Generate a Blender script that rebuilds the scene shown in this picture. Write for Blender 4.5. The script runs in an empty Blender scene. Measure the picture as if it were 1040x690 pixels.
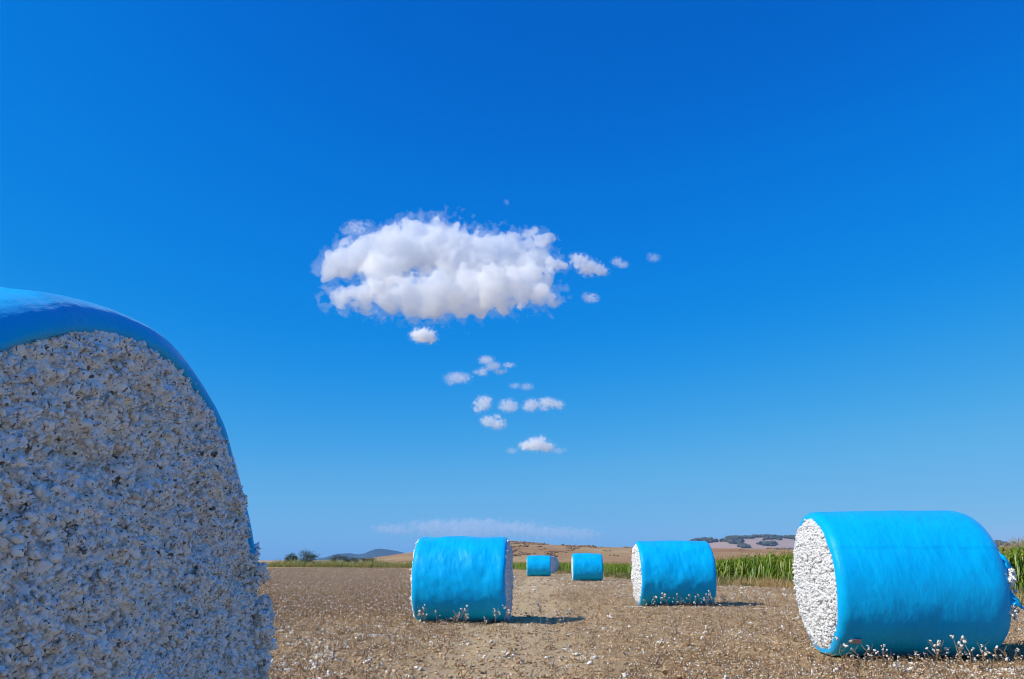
import bpy, math, random
import numpy as np
from mathutils import Vector

random.seed(7)
SC = bpy.context.scene
COL = SC.collection
R_ = math.radians

# ------------------------------------------------------------------ camera numbers
CAM_H = 1.67
FPX = 780.0            # focal length in pixels of a 1040 px wide frame
PITCH = math.atan(224 / FPX)
FH = FPX / math.cos(PITCH)            # px per unit azimuth tangent at the horizon
FV = FPX / math.cos(PITCH) ** 2       # px per unit elevation tangent at the horizon
HZ = 569.0


def px2x(px, y):
    return (px - 520.0) / FH * y


# ------------------------------------------------------------------ numpy noise
class Noise:
    def __init__(self, seed):
        r = np.random.default_rng(seed)
        self.p = np.concatenate([r.permutation(256)] * 3)
        g = r.normal(size=(256, 3))
        self.g = g / np.linalg.norm(g, axis=1)[:, None]
        self.j = r.random((256, 3))

    def _h(self, i, j, k):
        p = self.p
        return p[(p[(p[i & 255] + j) & 255] + k) & 255]

    def n(self, P):
        P = np.asarray(P, float)
        I = np.floor(P).astype(np.int64)
        F = P - I
        U = F * F * F * (F * (F * 6 - 15) + 10)
        out = 0
        for a in (0, 1):
            wa = U[..., 0] if a else 1 - U[..., 0]
            for b in (0, 1):
                wb = U[..., 1] if b else 1 - U[..., 1]
                for c in (0, 1):
                    wc = U[..., 2] if c else 1 - U[..., 2]
                    G = self.g[self._h(I[..., 0] + a, I[..., 1] + b, I[..., 2] + c)]
                    d = G[..., 0] * (F[..., 0] - a) + G[..., 1] * (F[..., 1] - b) + G[..., 2] * (F[..., 2] - c)
                    out = out + wa * wb * wc * d
        return out * 1.5

    def fbm(self, P, o=4, g=0.5):
        a, s = 1.0, 0
        P = np.asarray(P, float)
        for i in range(o):
            s = s + a * self.n(P + 17.3 * i)
            P = P * 2.03
            a *= g
        return s

    def worley(self, P):
        I = np.floor(P).astype(np.int64)
        best = np.full(P.shape[:-1], 9.0)
        for a in (-1, 0, 1):
            for b in (-1, 0, 1):
                for c in (-1, 0, 1):
                    C = I + np.array([a, b, c])
                    Q = C + self.j[self._h(C[..., 0], C[..., 1], C[..., 2])]
                    best = np.minimum(best, ((P - Q) ** 2).sum(-1))
        return np.sqrt(best)


NZ = Noise(3)
NZ2 = Noise(11)


def sstep(a, b, t):
    t = np.clip((t - a) / (b - a), 0, 1)
    return t * t * (3 - 2 * t)


def gz(x, y):
    """height of the field"""
    x = np.asarray(x, float)
    y = np.asarray(y, float)
    near = 1 - sstep(90, 200, np.hypot(x, y))
    P = np.stack([x, y, np.zeros_like(x)], -1)
    z = -0.18 * sstep(40, 90, y)
    z = z + near * (0.035 * NZ.n(P * 0.35) + 0.022 * NZ.fbm(P * 1.6, 3))
    # wheel ruts running away from the camera
    for c in (-1.65, 0.15):
        w = x - (c + 0.041 * y + 0.15 * np.sin(y * 0.13))
        z = z - near * 0.035 * np.exp(-(w / 0.28) ** 2)
    return z


# ------------------------------------------------------------------ mesh helpers
def mesh_obj(name, V, F, mat=None, parent=None, smooth=True, link=True, loops=None):
    me = bpy.data.meshes.new(name)
    V = np.asarray(V, np.float32)
    if isinstance(F, np.ndarray):
        k = F.shape[1]
        me.vertices.add(len(V))
        me.vertices.foreach_set('co', V.ravel())
        me.loops.add(F.size)
        me.loops.foreach_set('vertex_index', F.astype(np.int32).ravel())
        me.polygons.add(len(F))
        me.polygons.foreach_set('loop_start', np.arange(0, F.size, k, dtype=np.int32))
        try:
            me.polygons.foreach_set('loop_total', np.full(len(F), k, np.int32))
        except Exception:
            pass
        me.update(calc_edges=True)
    else:
        me.from_pydata([tuple(v) for v in V], [], F)
    me.validate()
    if smooth:
        me.polygons.foreach_set('use_smooth', np.ones(len(me.polygons), bool))
    if mat:
        for m in (mat if isinstance(mat, (list, tuple)) else [mat]):
            me.materials.append(m)
    o = bpy.data.objects.new(name, me)
    if link:
        COL.objects.link(o)
    if parent:
        o.parent = parent
    return o


def grid_faces(nu, nv, wrap_v=False):
    u = np.arange(nu - 1)
    v = np.arange(nv if wrap_v else nv - 1)
    U, Vv = np.meshgrid(u, v, indexing='ij')
    W = (Vv + 1) % nv
    return np.stack([U * nv + Vv, (U + 1) * nv + Vv, (U + 1) * nv + W, U * nv + W], -1).reshape(-1, 4)


class MB:
    """collects vertices, faces and material slots"""
    def __init__(s):
        s.v, s.f, s.m = [], [], []

    def tube(s, pts, rad, n=5, mi=0):
        pts = [Vector(p) for p in pts]
        b0 = len(s.v)
        for i, p in enumerate(pts):
            t = (pts[min(i + 1, len(pts) - 1)] - pts[max(i - 1, 0)])
            if t.length < 1e-9:
                t = Vector((0, 0, 1))
            t.normalize()
            a = t.cross(Vector((0.31, 0.95, 0.1)))
            if a.length < 1e-4:
                a = t.cross(Vector((1, 0, 0)))
            a.normalize()
            b = t.cross(a)
            r = rad[i] if isinstance(rad, (list, tuple)) else rad
            for k in range(n):
                q = 2 * math.pi * k / n
                s.v.append(tuple(p + a * (math.cos(q) * r) + b * (math.sin(q) * r)))
        for i in range(len(pts) - 1):
            for k in range(n):
                k2 = (k + 1) % n
                s.f.append((b0 + i * n + k, b0 + i * n + k2, b0 + (i + 1) * n + k2, b0 + (i + 1) * n + k))
                s.m.append(mi)
        s.f.append(tuple(b0 + (len(pts) - 1) * n + k for k in range(n)))
        s.m.append(mi)

    def lump(s, c, r, rng, mi=0, sub=1, flat=1.0, rough=0.35):
        v, f = ICO[sub]
        b0 = len(s.v)
        off = rng.random(3) * 50
        N = NZ.n(v * 1.6 + off)[:, None] + 0.5 * NZ.n(v * 3.7 + off)[:, None]
        q = v * (1 + rough * N * 1.6) * r
        q[:, 2] *= flat
        q += np.array(c)
        s.v += [tuple(t) for t in q]
        s.f += [tuple(b0 + i for i in t) for t in f]
        s.m += [mi] * len(f)

    def build(s, name, mats, parent=None, smooth=True, link=True):
        o = mesh_obj(name, s.v, s.f, mats, parent, smooth, link)
        if len(s.m) == len(o.data.polygons):
            o.data.polygons.foreach_set('material_index', s.m)
        return o


def _ico(sub):
    import bmesh
    bm = bmesh.new()
    bmesh.ops.create_icosphere(bm, subdivisions=sub, radius=1)
    v = np.array([p.co[:] for p in bm.verts])
    f = np.array([[q.index for q in p.verts] for p in bm.faces])
    bm.free()
    return v, f


ICO = {1: _ico(1), 2: _ico(2), 3: _ico(3)}


def tag(o, label=None, cat=None, group=None, kind=None):
    if label:
        o['label'] = label
    if cat:
        o['category'] = cat
    if group:
        o['group'] = group
    if kind:
        o['kind'] = kind
    return o


def empty(name, loc, rz=0, label=None, cat=None, group=None):
    o = bpy.data.objects.new(name, None)
    o.empty_display_size = 0.3
    COL.objects.link(o)
    o.location = loc
    o.rotation_euler = (0, 0, rz)
    return tag(o, label, cat, group)


# ------------------------------------------------------------------ material helpers
class NT:
    def __init__(s, name):
        s.mat = bpy.data.materials.new(name)
        s.mat.use_nodes = True
        s.t = s.mat.node_tree
        s.t.nodes.clear()
        s.out = s.t.nodes.new('ShaderNodeOutputMaterial')

    def node(s, typ, **kw):
        n = s.t.nodes.new('ShaderNode' + typ)
        for k, v in kw.items():
            if k.startswith('_'):
                setattr(n, k[1:], v)
            else:
                key = k.replace('__', ' ')
                s.set(n, key, v)
        return n

    def set(s, n, key, v):
        i = n.inputs[int(key[1:])] if key[0] == 'i' and key[1:].isdigit() else n.inputs[key]
        if isinstance(v, bpy.types.NodeSocket):
            s.t.links.new(v, i)
        else:
            i.default_value = v

    def link(s, a, b):
        s.t.links.new(a, b)

    def noise(s, co, scale, detail=4, rough=0.5, dist=0.0):
        n = s.node('TexNoise', Scale=scale, Detail=detail, Roughness=rough, Distortion=dist)
        s.link(co, n.inputs['Vector'])
        return n.outputs['Fac']

    def ramp(s, fac, stops, interp='LINEAR'):
        n = s.t.nodes.new('ShaderNodeValToRGB')
        n.color_ramp.interpolation = interp
        e = n.color_ramp.elements
        while len(e) < len(stops):
            e.new(0.5)
        for i, (p, c) in enumerate(stops):
            e[i].position = p
            e[i].color = (*c, 1) if len(c) == 3 else c
        s.link(fac, n.inputs[0])
        return n.outputs['Color']

    def mix(s, fac, a, b, mode='MIX'):
        n = s.t.nodes.new('ShaderNodeMix')
        n.data_type = 'RGBA'
        n.blend_type = mode
        for i, v in ((0, fac), (6, a), (7, b)):
            if isinstance(v, bpy.types.NodeSocket):
                s.link(v, n.inputs[i])
            else:
                n.inputs[i].default_value = v if i == 0 else ((*v, 1) if len(v) == 3 else v)
        return n.outputs[2]

    def math(s, op, a, b=0.0, clamp=False):
        n = s.t.nodes.new('ShaderNodeMath')
        n.operation = op
        n.use_clamp = clamp
        for i, v in ((0, a), (1, b)):
            if isinstance(v, bpy.types.NodeSocket):
                s.link(v, n.inputs[i])
            else:
                n.inputs[i].default_value = v
        return n.outputs[0]

    def mapr(s, v, a, b, c=0.0, d=1.0):
        n = s.t.nodes.new('ShaderNodeMapRange')
        s.link(v, n.inputs[0])
        for i, q in enumerate((a, b, c, d)):
            n.inputs[i + 1].default_value = q
        return n.outputs[0]

    def coord(s, which='Object', scale=None, rot=None):
        c = s.t.nodes.new('ShaderNodeTexCoord').outputs[which]
        if scale or rot:
            m = s.t.nodes.new('ShaderNodeMapping')
            if scale:
                m.inputs['Scale'].default_value = scale
            if rot:
                m.inputs['Rotation'].default_value = rot
            s.link(c, m.inputs['Vector'])
            c = m.outputs[0]
        return c

    def bump(s, h, strength, dist, normal=None):
        n = s.node('Bump', Strength=strength, Distance=dist)
        s.link(h, n.inputs['Height'])
        if normal is not None:
            s.link(normal, n.inputs['Normal'])
        return n.outputs[0]

    def bsdf(s, color, rough=0.8, normal=None, spec=0.3, **kw):
        n = s.t.nodes.new('ShaderNodeBsdfPrincipled')
        s.set(n, 'Base Color', color if isinstance(color, bpy.types.NodeSocket) else (*color, 1))
        s.set(n, 'Roughness', rough)
        s.set(n, 'Specular IOR Level', spec)
        if normal is not None:
            s.link(normal, n.inputs['Normal'])
        for k, v in kw.items():
            s.set(n, k.replace('__', ' '), v)
        s.link(n.outputs[0], s.out.inputs['Surface'])
        return n


def mat_wrap(name='blue_plastic_film'):
    m = NT(name)
    co = m.coord()
    streak = m.noise(m.coord(scale=(55, 2.2, 2.2), rot=(0, 0.12, 0)), 1.0, 4, 0.6)
    weave = m.noise(co, 90, 3, 0.6)
    wr = m.noise(m.coord(scale=(4, 2.0, 2.0), rot=(0.5, 0.5, 0.3)), 2.2, 5, 0.55, 0.6)
    blot = m.noise(co, 1.6, 4, 0.6)
    col = m.mix(m.mapr(blot, 0.3, 0.7), (0.0, 0.37, 0.76), (0.0, 0.45, 0.86))
    col = m.mix(m.mapr(streak, 0.42, 0.75, 0, 0.25), col, (0.0, 0.54, 0.93))
    dust = m.mapr(m.noise(co, 7, 6, 0.7), 0.55, 0.85, 0, 0.22)
    col = m.mix(dust, col, (0.03, 0.42, 0.70))
    n1 = m.bump(wr, 0.24, 0.05)
    n2 = m.bump(streak, 0.25, 0.010, n1)
    n3 = m.bump(weave, 0.30, 0.004, n2)
    m.bsdf(col, 0.40, n3, 0.12, Sheen__Weight=0.22, Sheen__Roughness=0.35, Sheen__Tint=(0.6, 0.95, 1.0, 1.0))
    return m.mat


def mat_cotton(name, stain=1.0, fleck=1.0, base=(0.97, 0.925, 0.86)):
    m = NT(name)
    co = m.coord()
    big = m.noise(co, 6, 5, 0.6)
    col = m.mix(m.mapr(big, 0.56, 0.76, 0, 0.42 * stain), base, (0.55, 0.40, 0.24))
    med = m.noise(co, 38, 4, 0.65)
    col = m.mix(m.mapr(med, 0.57, 0.70, 0, 0.8 * stain), col, (0.34, 0.21, 0.10))
    isl = m.t.nodes.new('ShaderNodeNewGeometry').outputs['Random Per Island']
    col = m.mix(m.mapr(isl, 0.86, 0.99, 0, 0.65 * stain), col, (0.50, 0.37, 0.22))
    fl = m.noise(co, 120, 2, 0.5)
    col = m.mix(m.mapr(fl, 0.61, 0.67, 0, 0.85 * fleck), col, (0.06, 0.04, 0.025))
    fl2 = m.noise(co, 31, 2, 0.5)
    col = m.mix(m.mapr(fl2, 0.655, 0.70, 0, 0.85 * fleck), col, (0.07, 0.045, 0.025))
    f1 = m.noise(co, 55, 6, 0.7)
    f2 = m.noise(co, 210, 3, 0.7)
    n = m.bump(f2, 0.45, 0.005, m.bump(f1, 0.45, 0.016))
    m.bsdf(col, 0.95, n, 0.1, Subsurface__Weight=0.35, Subsurface__Scale=0.012, Subsurface__Radius=(1.0, 0.95, 0.9))
    return m.mat


def mat_plain(name, c1, c2, scale=8, rough=0.9, spec=0.2, rnd=0.0, co='Object', bump=0.3):
    m = NT(name)
    f = m.noise(m.coord(co), scale, 4, 0.6)
    col = m.mix(m.mapr(f, 0.3, 0.7), c1, c2)
    if rnd:
        oi = m.t.nodes.new('ShaderNodeObjectInfo').outputs['Random']
        hsv = m.node('HueSaturation')
        m.link(m.mapr(oi, 0, 1, 1 - rnd, 1 + rnd), hsv.inputs['Value'])
        m.link(col, hsv.inputs['Color'])
        col = hsv.outputs[0]
    nn = m.bump(f, bump, 0.02)
    m.bsdf(col, rough, nn, spec)
    return m.mat


def mat_leaf(name, stops, scale=3.0, trans=0.35, coord='Generated'):
    """foliage; colour differs from plant to plant and blade to blade"""
    m = NT(name)
    oi = m.t.nodes.new('ShaderNodeObjectInfo').outputs['Random']
    isl = m.t.nodes.new('ShaderNodeNewGeometry').outputs['Random Per Island']
    k = m.math('ADD', m.math('MULTIPLY', oi, 0.45), m.math('MULTIPLY', isl, 0.55))
    col = m.ramp(k, stops)
    f = m.noise(m.coord('Object'), 9, 3)
    col = m.mix(m.mapr(f, 0.45, 0.8, 0, 0.35), col, (0.20, 0.17, 0.05))
    d = m.node('BsdfDiffuse')
    m.link(col, d.inputs['Color'])
    t = m.node('BsdfTranslucent')
    m.link(col, t.inputs['Color'])
    g = m.node('BsdfGlossy', Roughness=0.45)
    g.inputs['Color'].default_value = (0.5, 0.5, 0.5, 1)
    x = m.node('MixShader', Fac=trans)
    m.link(d.outputs[0], x.inputs[1])
    m.link(t.outputs[0], x.inputs[2])
    y = m.node('MixShader', Fac=0.06)
    m.link(x.outputs[0], y.inputs[1])
    m.link(g.outputs[0], y.inputs[2])
    m.link(y.outputs[0], m.out.inputs['Surface'])
    return m.mat


def mat_soil():
    m = NT('field_soil')
    co = m.coord()
    a = m.noise(co, 0.25, 5, 0.6)
    b = m.noise(co, 3.5, 6, 0.65)
    c = m.noise(co, 22, 5, 0.7)
    d = m.noise(co, 75, 3, 0.6)
    col = m.mix(m.mapr(b, 0.3, 0.7), (0.391, 0.245, 0.109), (0.565, 0.385, 0.190))
    col = m.mix(m.mapr(a, 0.35, 0.65, 0, 0.5), col, (0.608, 0.423, 0.217))
    col = m.mix(m.mapr(c, 0.54, 0.72, 0, 0.7), col, (0.239, 0.157, 0.086))
    col = m.mix(m.mapr(d, 0.58, 0.68, 0, 0.8), col, (0.738, 0.586, 0.369))
    col = m.mix(m.mapr(m.noise(co, 48, 2, 0.5), 0.62, 0.70, 0, 0.75), col, (0.098, 0.065, 0.038))
    sx = m.t.nodes.new('ShaderNodeSeparateXYZ')
    m.link(co, sx.inputs[0])
    off = m.math('ABSOLUTE', m.math('SUBTRACT', sx.outputs[0], m.math('ADD', m.math('MULTIPLY', sx.outputs[1], 0.041), -0.75)))
    off = m.math('ADD', off, m.mapr(a, 0, 1, -1.2, 1.2))
    col = m.mix(m.mapr(off, 1.9, 0.7, 0, 0.55), col, (0.673, 0.500, 0.282))     # packed, paler wheel track
    n = m.bump(d, 0.7, 0.02, m.bump(c, 0.8, 0.05, m.bump(b, 0.6, 0.12)))
    m.bsdf(col, 0.95, n, 0.1)
    return m.mat


def mat_hill(name, c1, c2, c3, s1, s2):
    m = NT(name)
    co = m.coord()
    a = m.noise(co, s1, 5, 0.6)
    b = m.noise(co, s2, 6, 0.7)
    col = m.mix(m.mapr(a, 0.38, 0.62), c1, c2)
    col = m.mix(m.mapr(b, 0.55, 0.68, 0, 0.8), col, c3)
    m.bsdf(col, 1.0, m.bump(b, 0.5, 0.8), 0.05)
    return m.mat


WRAP = mat_wrap()
COT_NEAR = mat_cotton('cotton_weathered', 1.0, 1.0)
COT_WHITE = mat_cotton('cotton_clean', 0.30, 0.9, (0.76, 0.75, 0.73))
COT_LOOSE = mat_plain('loose_cotton_fibre', (0.83, 0.79, 0.72), (0.60, 0.52, 0.40), 30, 0.95, 0.1, 0.12)
STALK = mat_plain('dry_cotton_stalk', (0.20, 0.105, 0.055), (0.40, 0.27, 0.15), 20, 0.9, 0.1, 0.3)
HUSK = mat_plain('dry_husk', (0.614, 0.448, 0.236), (0.260, 0.171, 0.083), 20, 0.9, 0.1, 0.3)
SOIL = mat_soil()
CLOD = mat_plain('soil_clod', (0.566, 0.401, 0.236), (0.378, 0.248, 0.142), 14, 0.95, 0.1, 0.25)

# ------------------------------------------------------------------ ground
def build_ground():
    a, b = 7.0, 9.0
    t = np.linspace(-math.asinh(6400 / a), math.asinh(6400 / a), 520)
    xs = a * np.sinh(t) + 1.0
    t = np.linspace(-math.asinh(280 / b), math.asinh(6850 / b), 620)
    ys = b * np.sinh(t) + 15.0
    X, Y = np.meshgrid(xs, ys, indexing='ij')
    Z = gz(X, Y)
    V = np.stack([X, Y, Z], -1).reshape(-1, 3)
    o = mesh_obj('ground', V, grid_faces(len(xs), len(ys)), SOIL)
    tag(o, kind='structure')


build_ground()


# ------------------------------------------------------------------ hills
def hill(name, D, ridge, width, mat, nx=260, ny=40, rough=0.08, seed=5, foot=-1.5):
    px = np.array([r[0] for r in ridge], float)
    hz = np.array([1.67 + (HZ - r[1]) / FV * D for r in ridge])
    xs = (np.linspace(px[0], px[-1], nx) - 520) / FH * D
    z = np.interp(xs, (px - 520) / FH * D, hz)
    k = np.ones(7) / 7
    zp = np.convolve(np.pad(z, 3, mode='edge'), k, 'valid')
    z = 0.6 * zp + 0.4 * z
    us = np.linspace(-1, 1, ny)
    X, U = np.meshgrid(xs, us, indexing='ij')
    Y = D + U * width
    prof = np.cos(U * math.pi / 2) ** 1.3
    H = z[:, None] * prof
    P = np.stack([X / width * 3, Y / width * 3, np.full_like(X, seed)], -1)
    H = H + rough * z.max() * NZ2.fbm(P, 5) * prof * np.clip(1 - 1.2 * np.abs(U) * 0 - prof ** 6, 0, 1)
    H = H + rough * 0.22 * z.max() * NZ2.fbm(P * 6, 4) * prof
    V = np.stack([X, Y, H + foot * (1 - prof)], -1).reshape(-1, 3)
    o = mesh_obj(name, V, grid_faces(nx, ny), mat)
    tag(o, kind='structure')
    return xs, z


hill('brown_hill', 720, [(150, 572), (250, 571), (330, 570), (380, 569), (400, 566), (416, 563), (450, 556.5),
                         (490, 551.5), (515, 550.3), (535, 551.5), (555, 553.5), (575, 554.6), (600, 556), (640, 556.5),
                         (700, 557), (760, 557.5), (850, 559), (1000, 561), (1200, 563), (1400, 569)], 300,
     mat_hill('dry_hillside', (0.33, 0.17, 0.075), (0.48, 0.32, 0.15), (0.15, 0.10, 0.055), 0.010, 0.09), rough=0.10)
hill('far_hill', 2500, [(560, 572), (640, 566), (680, 557), (700, 551), (718, 548.3), (740, 546.8), (770, 546), (800, 547),
                        (840, 547.5), (900, 549), (1000, 552), (1100, 556), (1300, 562), (1500, 570)], 700,
     mat_hill('pale_far_field', (0.40, 0.27, 0.20), (0.46, 0.33, 0.25), (0.26, 0.20, 0.14), 0.003, 0.012), rough=0.05, seed=9)
hill('blue_mountain', 6000, [(250, 572), (300, 570), (325, 568.5), (335, 565.5), (345, 562.5), (355, 562), (364, 563.5),
                             (372, 562), (378, 559), (383, 557.2), (392, 558), (402, 559.6), (412, 562), (425, 565),
                             (445, 566.5), (480, 568), (540, 571)], 500,
     mat_hill('wooded_mountain', (0.035, 0.05, 0.035), (0.06, 0.07, 0.05), (0.09, 0.08, 0.06), 0.002, 0.01), rough=0.04, seed=2)


# ------------------------------------------------------------------ cotton bales
def add_tufts(V, F, ok, n, r0, r1, sub, sgn, seed):
    """locks of cotton standing out of a bale end, merged into its mesh"""
    rg = np.random.default_rng(seed + 7)
    v, f = ICO[sub]
    kinds = []
    for i in range(40):
        o = rg.random(3) * 60
        q = v * (1 + 0.9 * NZ.n(v * 1.3 + o)[:, None] + 0.8 * NZ2.n(v * 3.3 + o)[:, None])
        kinds.append(q * rg.uniform(0.45, 1.8, 3))
    kinds = np.array(kinds)
    idx = rg.choice(np.flatnonzero(ok), n)
    c = V[idx] + rg.normal(size=(n, 3)) * 0.006
    rad = r0 + (r1 - r0) * rg.random(n) ** 2.2
    c[:, 0] += sgn * rad * rg.uniform(-0.65, 0.25, n)
    a, b = rg.random(n) * 6.283, rg.random(n) * 6.283
    Q = kinds[rg.integers(0, len(kinds), n)] * rad[:, None, None]
    ca, sa, cb, sb = np.cos(a)[:, None], np.sin(a)[:, None], np.cos(b)[:, None], np.sin(b)[:, None]
    x, y, z = Q[..., 0], Q[..., 1], Q[..., 2]
    x, y = x * ca - y * sa, x * sa + y * ca
    y, z = y * cb - z * sb, y * sb + z * cb
    Q = np.stack([x, y, z], -1) + c[:, None]
    Q[..., 2] = np.maximum(Q[..., 2], 0.015)
    k = len(v)
    FF = (f[None] + (np.arange(n) * k)[:, None, None]).reshape(-1, 3) + len(V)
    T = np.concatenate([F[:, [0, 1, 2]], F[:, [0, 2, 3]], FF])
    return np.concatenate([V, Q.reshape(-1, 3)]), T


def bale(label, px_c, y, R, L, yaw, seed, nu, nv, nface, cmat, rim=0.10, lipx=0.03, zc=None, bulge=0.05,
         lump_amp=1.0, x=None, group='blue wrapped round cotton bales on the field', wrinkle=1.0, sh=0.16, tufts=(0, 0), round_r=None, lumpy=0.045):
    cx = px2x(px_c, y) if x is None else x
    g = float(gz(cx, y))
    root = empty('cotton_bale', (cx, y, g), yaw, label, 'cotton bale', group)
    zc = R * 0.985 if zc is None else zc
    ri = R - rim
    rs = np.random.default_rng(seed)
    off = rs.random(3) * 40
    # ---- wrap: profile of (x, r) from the left lip over the body to the right lip
    ang = np.linspace(0, math.pi / 2, 12)
    rsh = rim * 0.85
    right = [(L / 2 - sh + sh * math.sin(a), R - rsh + rsh * math.cos(a) ** 0.9) for a in ang]
    right += [(L / 2 + lipx * 0.6, ri + rim * 0.08), (L / 2 + lipx, ri + 0.005), (L / 2 + lipx - 0.012, ri - 0.008),
              (L / 2 - 0.05, ri - 0.004)]
    right = [right[0]] + [p for p in right[1:]]
    body = [(t, R) for t in np.linspace(-L / 2 + sh, L / 2 - sh, nu)[1:-1]]
    left = [(-p[0], p[1]) for p in right][::-1]
    rir = ri
    if round_r:
        sx, sr = round_r
        rir = R - sr - 0.05
        right = [(L / 2 - sx + sx * math.sin(a), R - sr + sr * math.cos(a) ** 0.85) for a in np.linspace(0, math.pi / 2, 26)]
        right += [(L / 2 + 0.01, rir + 0.02), (L / 2 + 0.005, rir), (L / 2 - 0.05, rir - 0.005)]
        body = [t for t in body if t[0] < L / 2 - sx - 0.01]
    prof = np.array(left + body + right)
    th = np.linspace(0, 2 * math.pi, nv, endpoint=False)
    PX = np.repeat(prof[:, :1], nv, 1)
    PR = np.repeat(prof[:, 1:], nv, 1)
    TH = np.repeat(th[None], len(prof), 0)
    PR = PR * (1 + 0.018 * np.clip(1 - (2 * PX / L) ** 2, 0, 1))
    base = np.stack([PX, PR * np.sin(TH), PR * np.cos(TH)], -1)
    rimw = np.clip(np.abs(PX) / (L / 2), 0, 1) ** 8
    d = lumpy * NZ.fbm(base * np.array([1.0, 0.9, 0.9]) + off, 3)
    dg = base @ np.array([[0.8, 0.3, 0.2], [-0.5, 0.9, 0.3], [0.35, -0.3, 0.9]])
    wn = NZ.fbm(dg * np.array([4.5, 1.5, 1.5]) + off, 3)
    d = d + wrinkle * 0.013 * (0.45 - np.abs(wn)) * (1 - 0.6 * rimw)
    d = d + wrinkle * 0.0035 * NZ.fbm(dg * np.array([14, 4, 4]) + off, 2)
    th_s = {21: 5.9, 22: 5.75, 23: 5.85, 24: 5.2}.get(seed, 5.6)
    sw = (TH - th_s - 0.02 * NZ.n(base * 1.7 + off)) % (2 * math.pi)
    d = d + 0.010 * sstep(0.0, 0.012, sw) * (1 - sw / (2 * math.pi)) - 0.005
    d = d * (1 - 0.55 * rimw)
    k = (PR + d)
    V = np.stack([PX + 0.02 * rimw * NZ.n(base * 2.1 + off) * np.sign(PX), k * np.sin(TH), zc + k * np.cos(TH)], -1)
    # settle on the soil
    flat = 0.035
    V[..., 2] = np.where(V[..., 2] < flat, flat - (flat - V[..., 2]) * 0.15, V[..., 2])
    w = mesh_obj('plastic_wrap', V.reshape(-1, 3), grid_faces(len(prof), nv, True), WRAP, root)
    # ---- two cotton ends
    s = np.linspace(-1, 1, nface)
    A, B = np.meshgrid(s, s, indexing='ij')
    rr = np.maximum(np.abs(A), np.abs(B))
    h = np.hypot(A, B) + 1e-9
    U, W = A * rr / h, B * rr / h
    fr = ri + 0.03
    for sgn in (1, -1):
        n = nface
        if sgn < 0 and nface > 400:      # the hidden end of the near bale
            n = nface = 100
            s = np.linspace(-1, 1, n)
            A, B = np.meshgrid(s, s, indexing='ij')
            rr = np.maximum(np.abs(A), np.abs(B))
            h = np.hypot(A, B) + 1e-9
            U, W = A * rr / h, B * rr / h
        fr = (rir if sgn > 0 else ri) + 0.03
        y_, z_ = U * fr, W * fr
        P = np.stack([np.full_like(y_, sgn * 3.0), y_, z_], -1) + off
        edge = 1 - sstep(0.91, 1.0, rr)
        Pw = P + 0.10 * np.stack([NZ.n(P * 5), NZ2.n(P * 5), NZ.n(P * 5 + 9)], -1)
        l1 = NZ.worley(Pw * 8) ** 2
        l2 = NZ2.worley(Pw * 19 + 5) ** 2
        hgt = bulge * (1 - rr ** 4) + lump_amp * (0.030 * NZ.fbm(P * 2.2, 3) - 0.040 * (l1 - 0.3) - 0.055 * (l2 - 0.3))
        if nface > 200:
            l3 = NZ.worley(Pw * 42 + 3) ** 2
            hgt = hgt + lump_amp * (-0.050 * (l3 - 0.3) + 0.010 * NZ2.fbm(P * 40, 3))
        if nface > 400:
            l4 = NZ2.worley(P * 85 + 3) ** 2
            hgt = hgt - lump_amp * 0.018 * (l4 - 0.3)
        hole = np.clip(NZ2.fbm(P * 4.2 + 31, 3) - 0.42, 0, 1)
        hgt = hgt - 0.12 * lump_amp * hole
        hgt = hgt * edge - 0.004 * (1 - edge)
        side = 0.012 * lump_amp * np.stack([NZ.n(P * 20 + 4), NZ2.n(P * 20 + 8)], -1) * edge[..., None]
        VV = np.stack([sgn * (L / 2 + hgt - 0.005), y_ + side[..., 0], zc + z_ + side[..., 1]], -1)
        VV[..., 2] = np.maximum(VV[..., 2], 0.02)
        F = grid_faces(n, n)
        if sgn < 0:
            F = F[:, ::-1]
        VV = VV.reshape(-1, 3)
        F = np.ascontiguousarray(F)
        nt_ = tufts[0] if sgn > 0 else tufts[1]
        if nt_:
            VV, F = add_tufts(VV, F, (rr < 0.97).ravel(), nt_, tufts[2], tufts[3], tufts[4], sgn, seed)
        mesh_obj('cotton_end', VV, F, cmat, root)
    return root, zc


SUN_DIR = Vector((-0.70, -0.33, 0.69)).normalized()

near, near_zc = bale('huge near cotton bale at the left edge, its shaded cotton end turned to us', 0, 1.93, 1.175, 2.75, 0, 21,
                     150, 420, 760, COT_NEAR, rim=0.085, lipx=-0.012, zc=1.115, bulge=0.012, x=-0.93 - 2.75 / 2, wrinkle=0.6, sh=0.085, tufts=(48000, 0, 0.0022, 0.0085, 1), lump_amp=0.72)
mid, _ = bale('medium blue bale left of centre with a long dark shadow on its right', 471, 23.2, 1.17, 2.58, R_(-4.2), 22,
              130, 260, 200, COT_WHITE, rim=0.10, lipx=0.01, bulge=0.07, tufts=(900, 900, 0.018, 0.045, 1))
third, _ = bale('blue bale right of centre, thin white left end, corn behind its right side', 682.5, 31.0, 1.20, 2.77, R_(0), 23,
                110, 220, 160, COT_WHITE, rim=0.09, lipx=0.01, bulge=0.07, tufts=(300, 900, 0.018, 0.045, 1))
right, right_zc = bale('largest blue bale, at the right, with a full white cotton face and torn far end', 905, 14.9, 1.275, 2.9, R_(-2.5), 24,
                       150, 320, 300, COT_WHITE, rim=0.135, lipx=0.005, lump_amp=0.8, bulge=0.10, tufts=(600, 5200, 0.008, 0.028, 1), round_r=(0.34, 0.19), lumpy=0.018, wrinkle=0.7)
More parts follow.
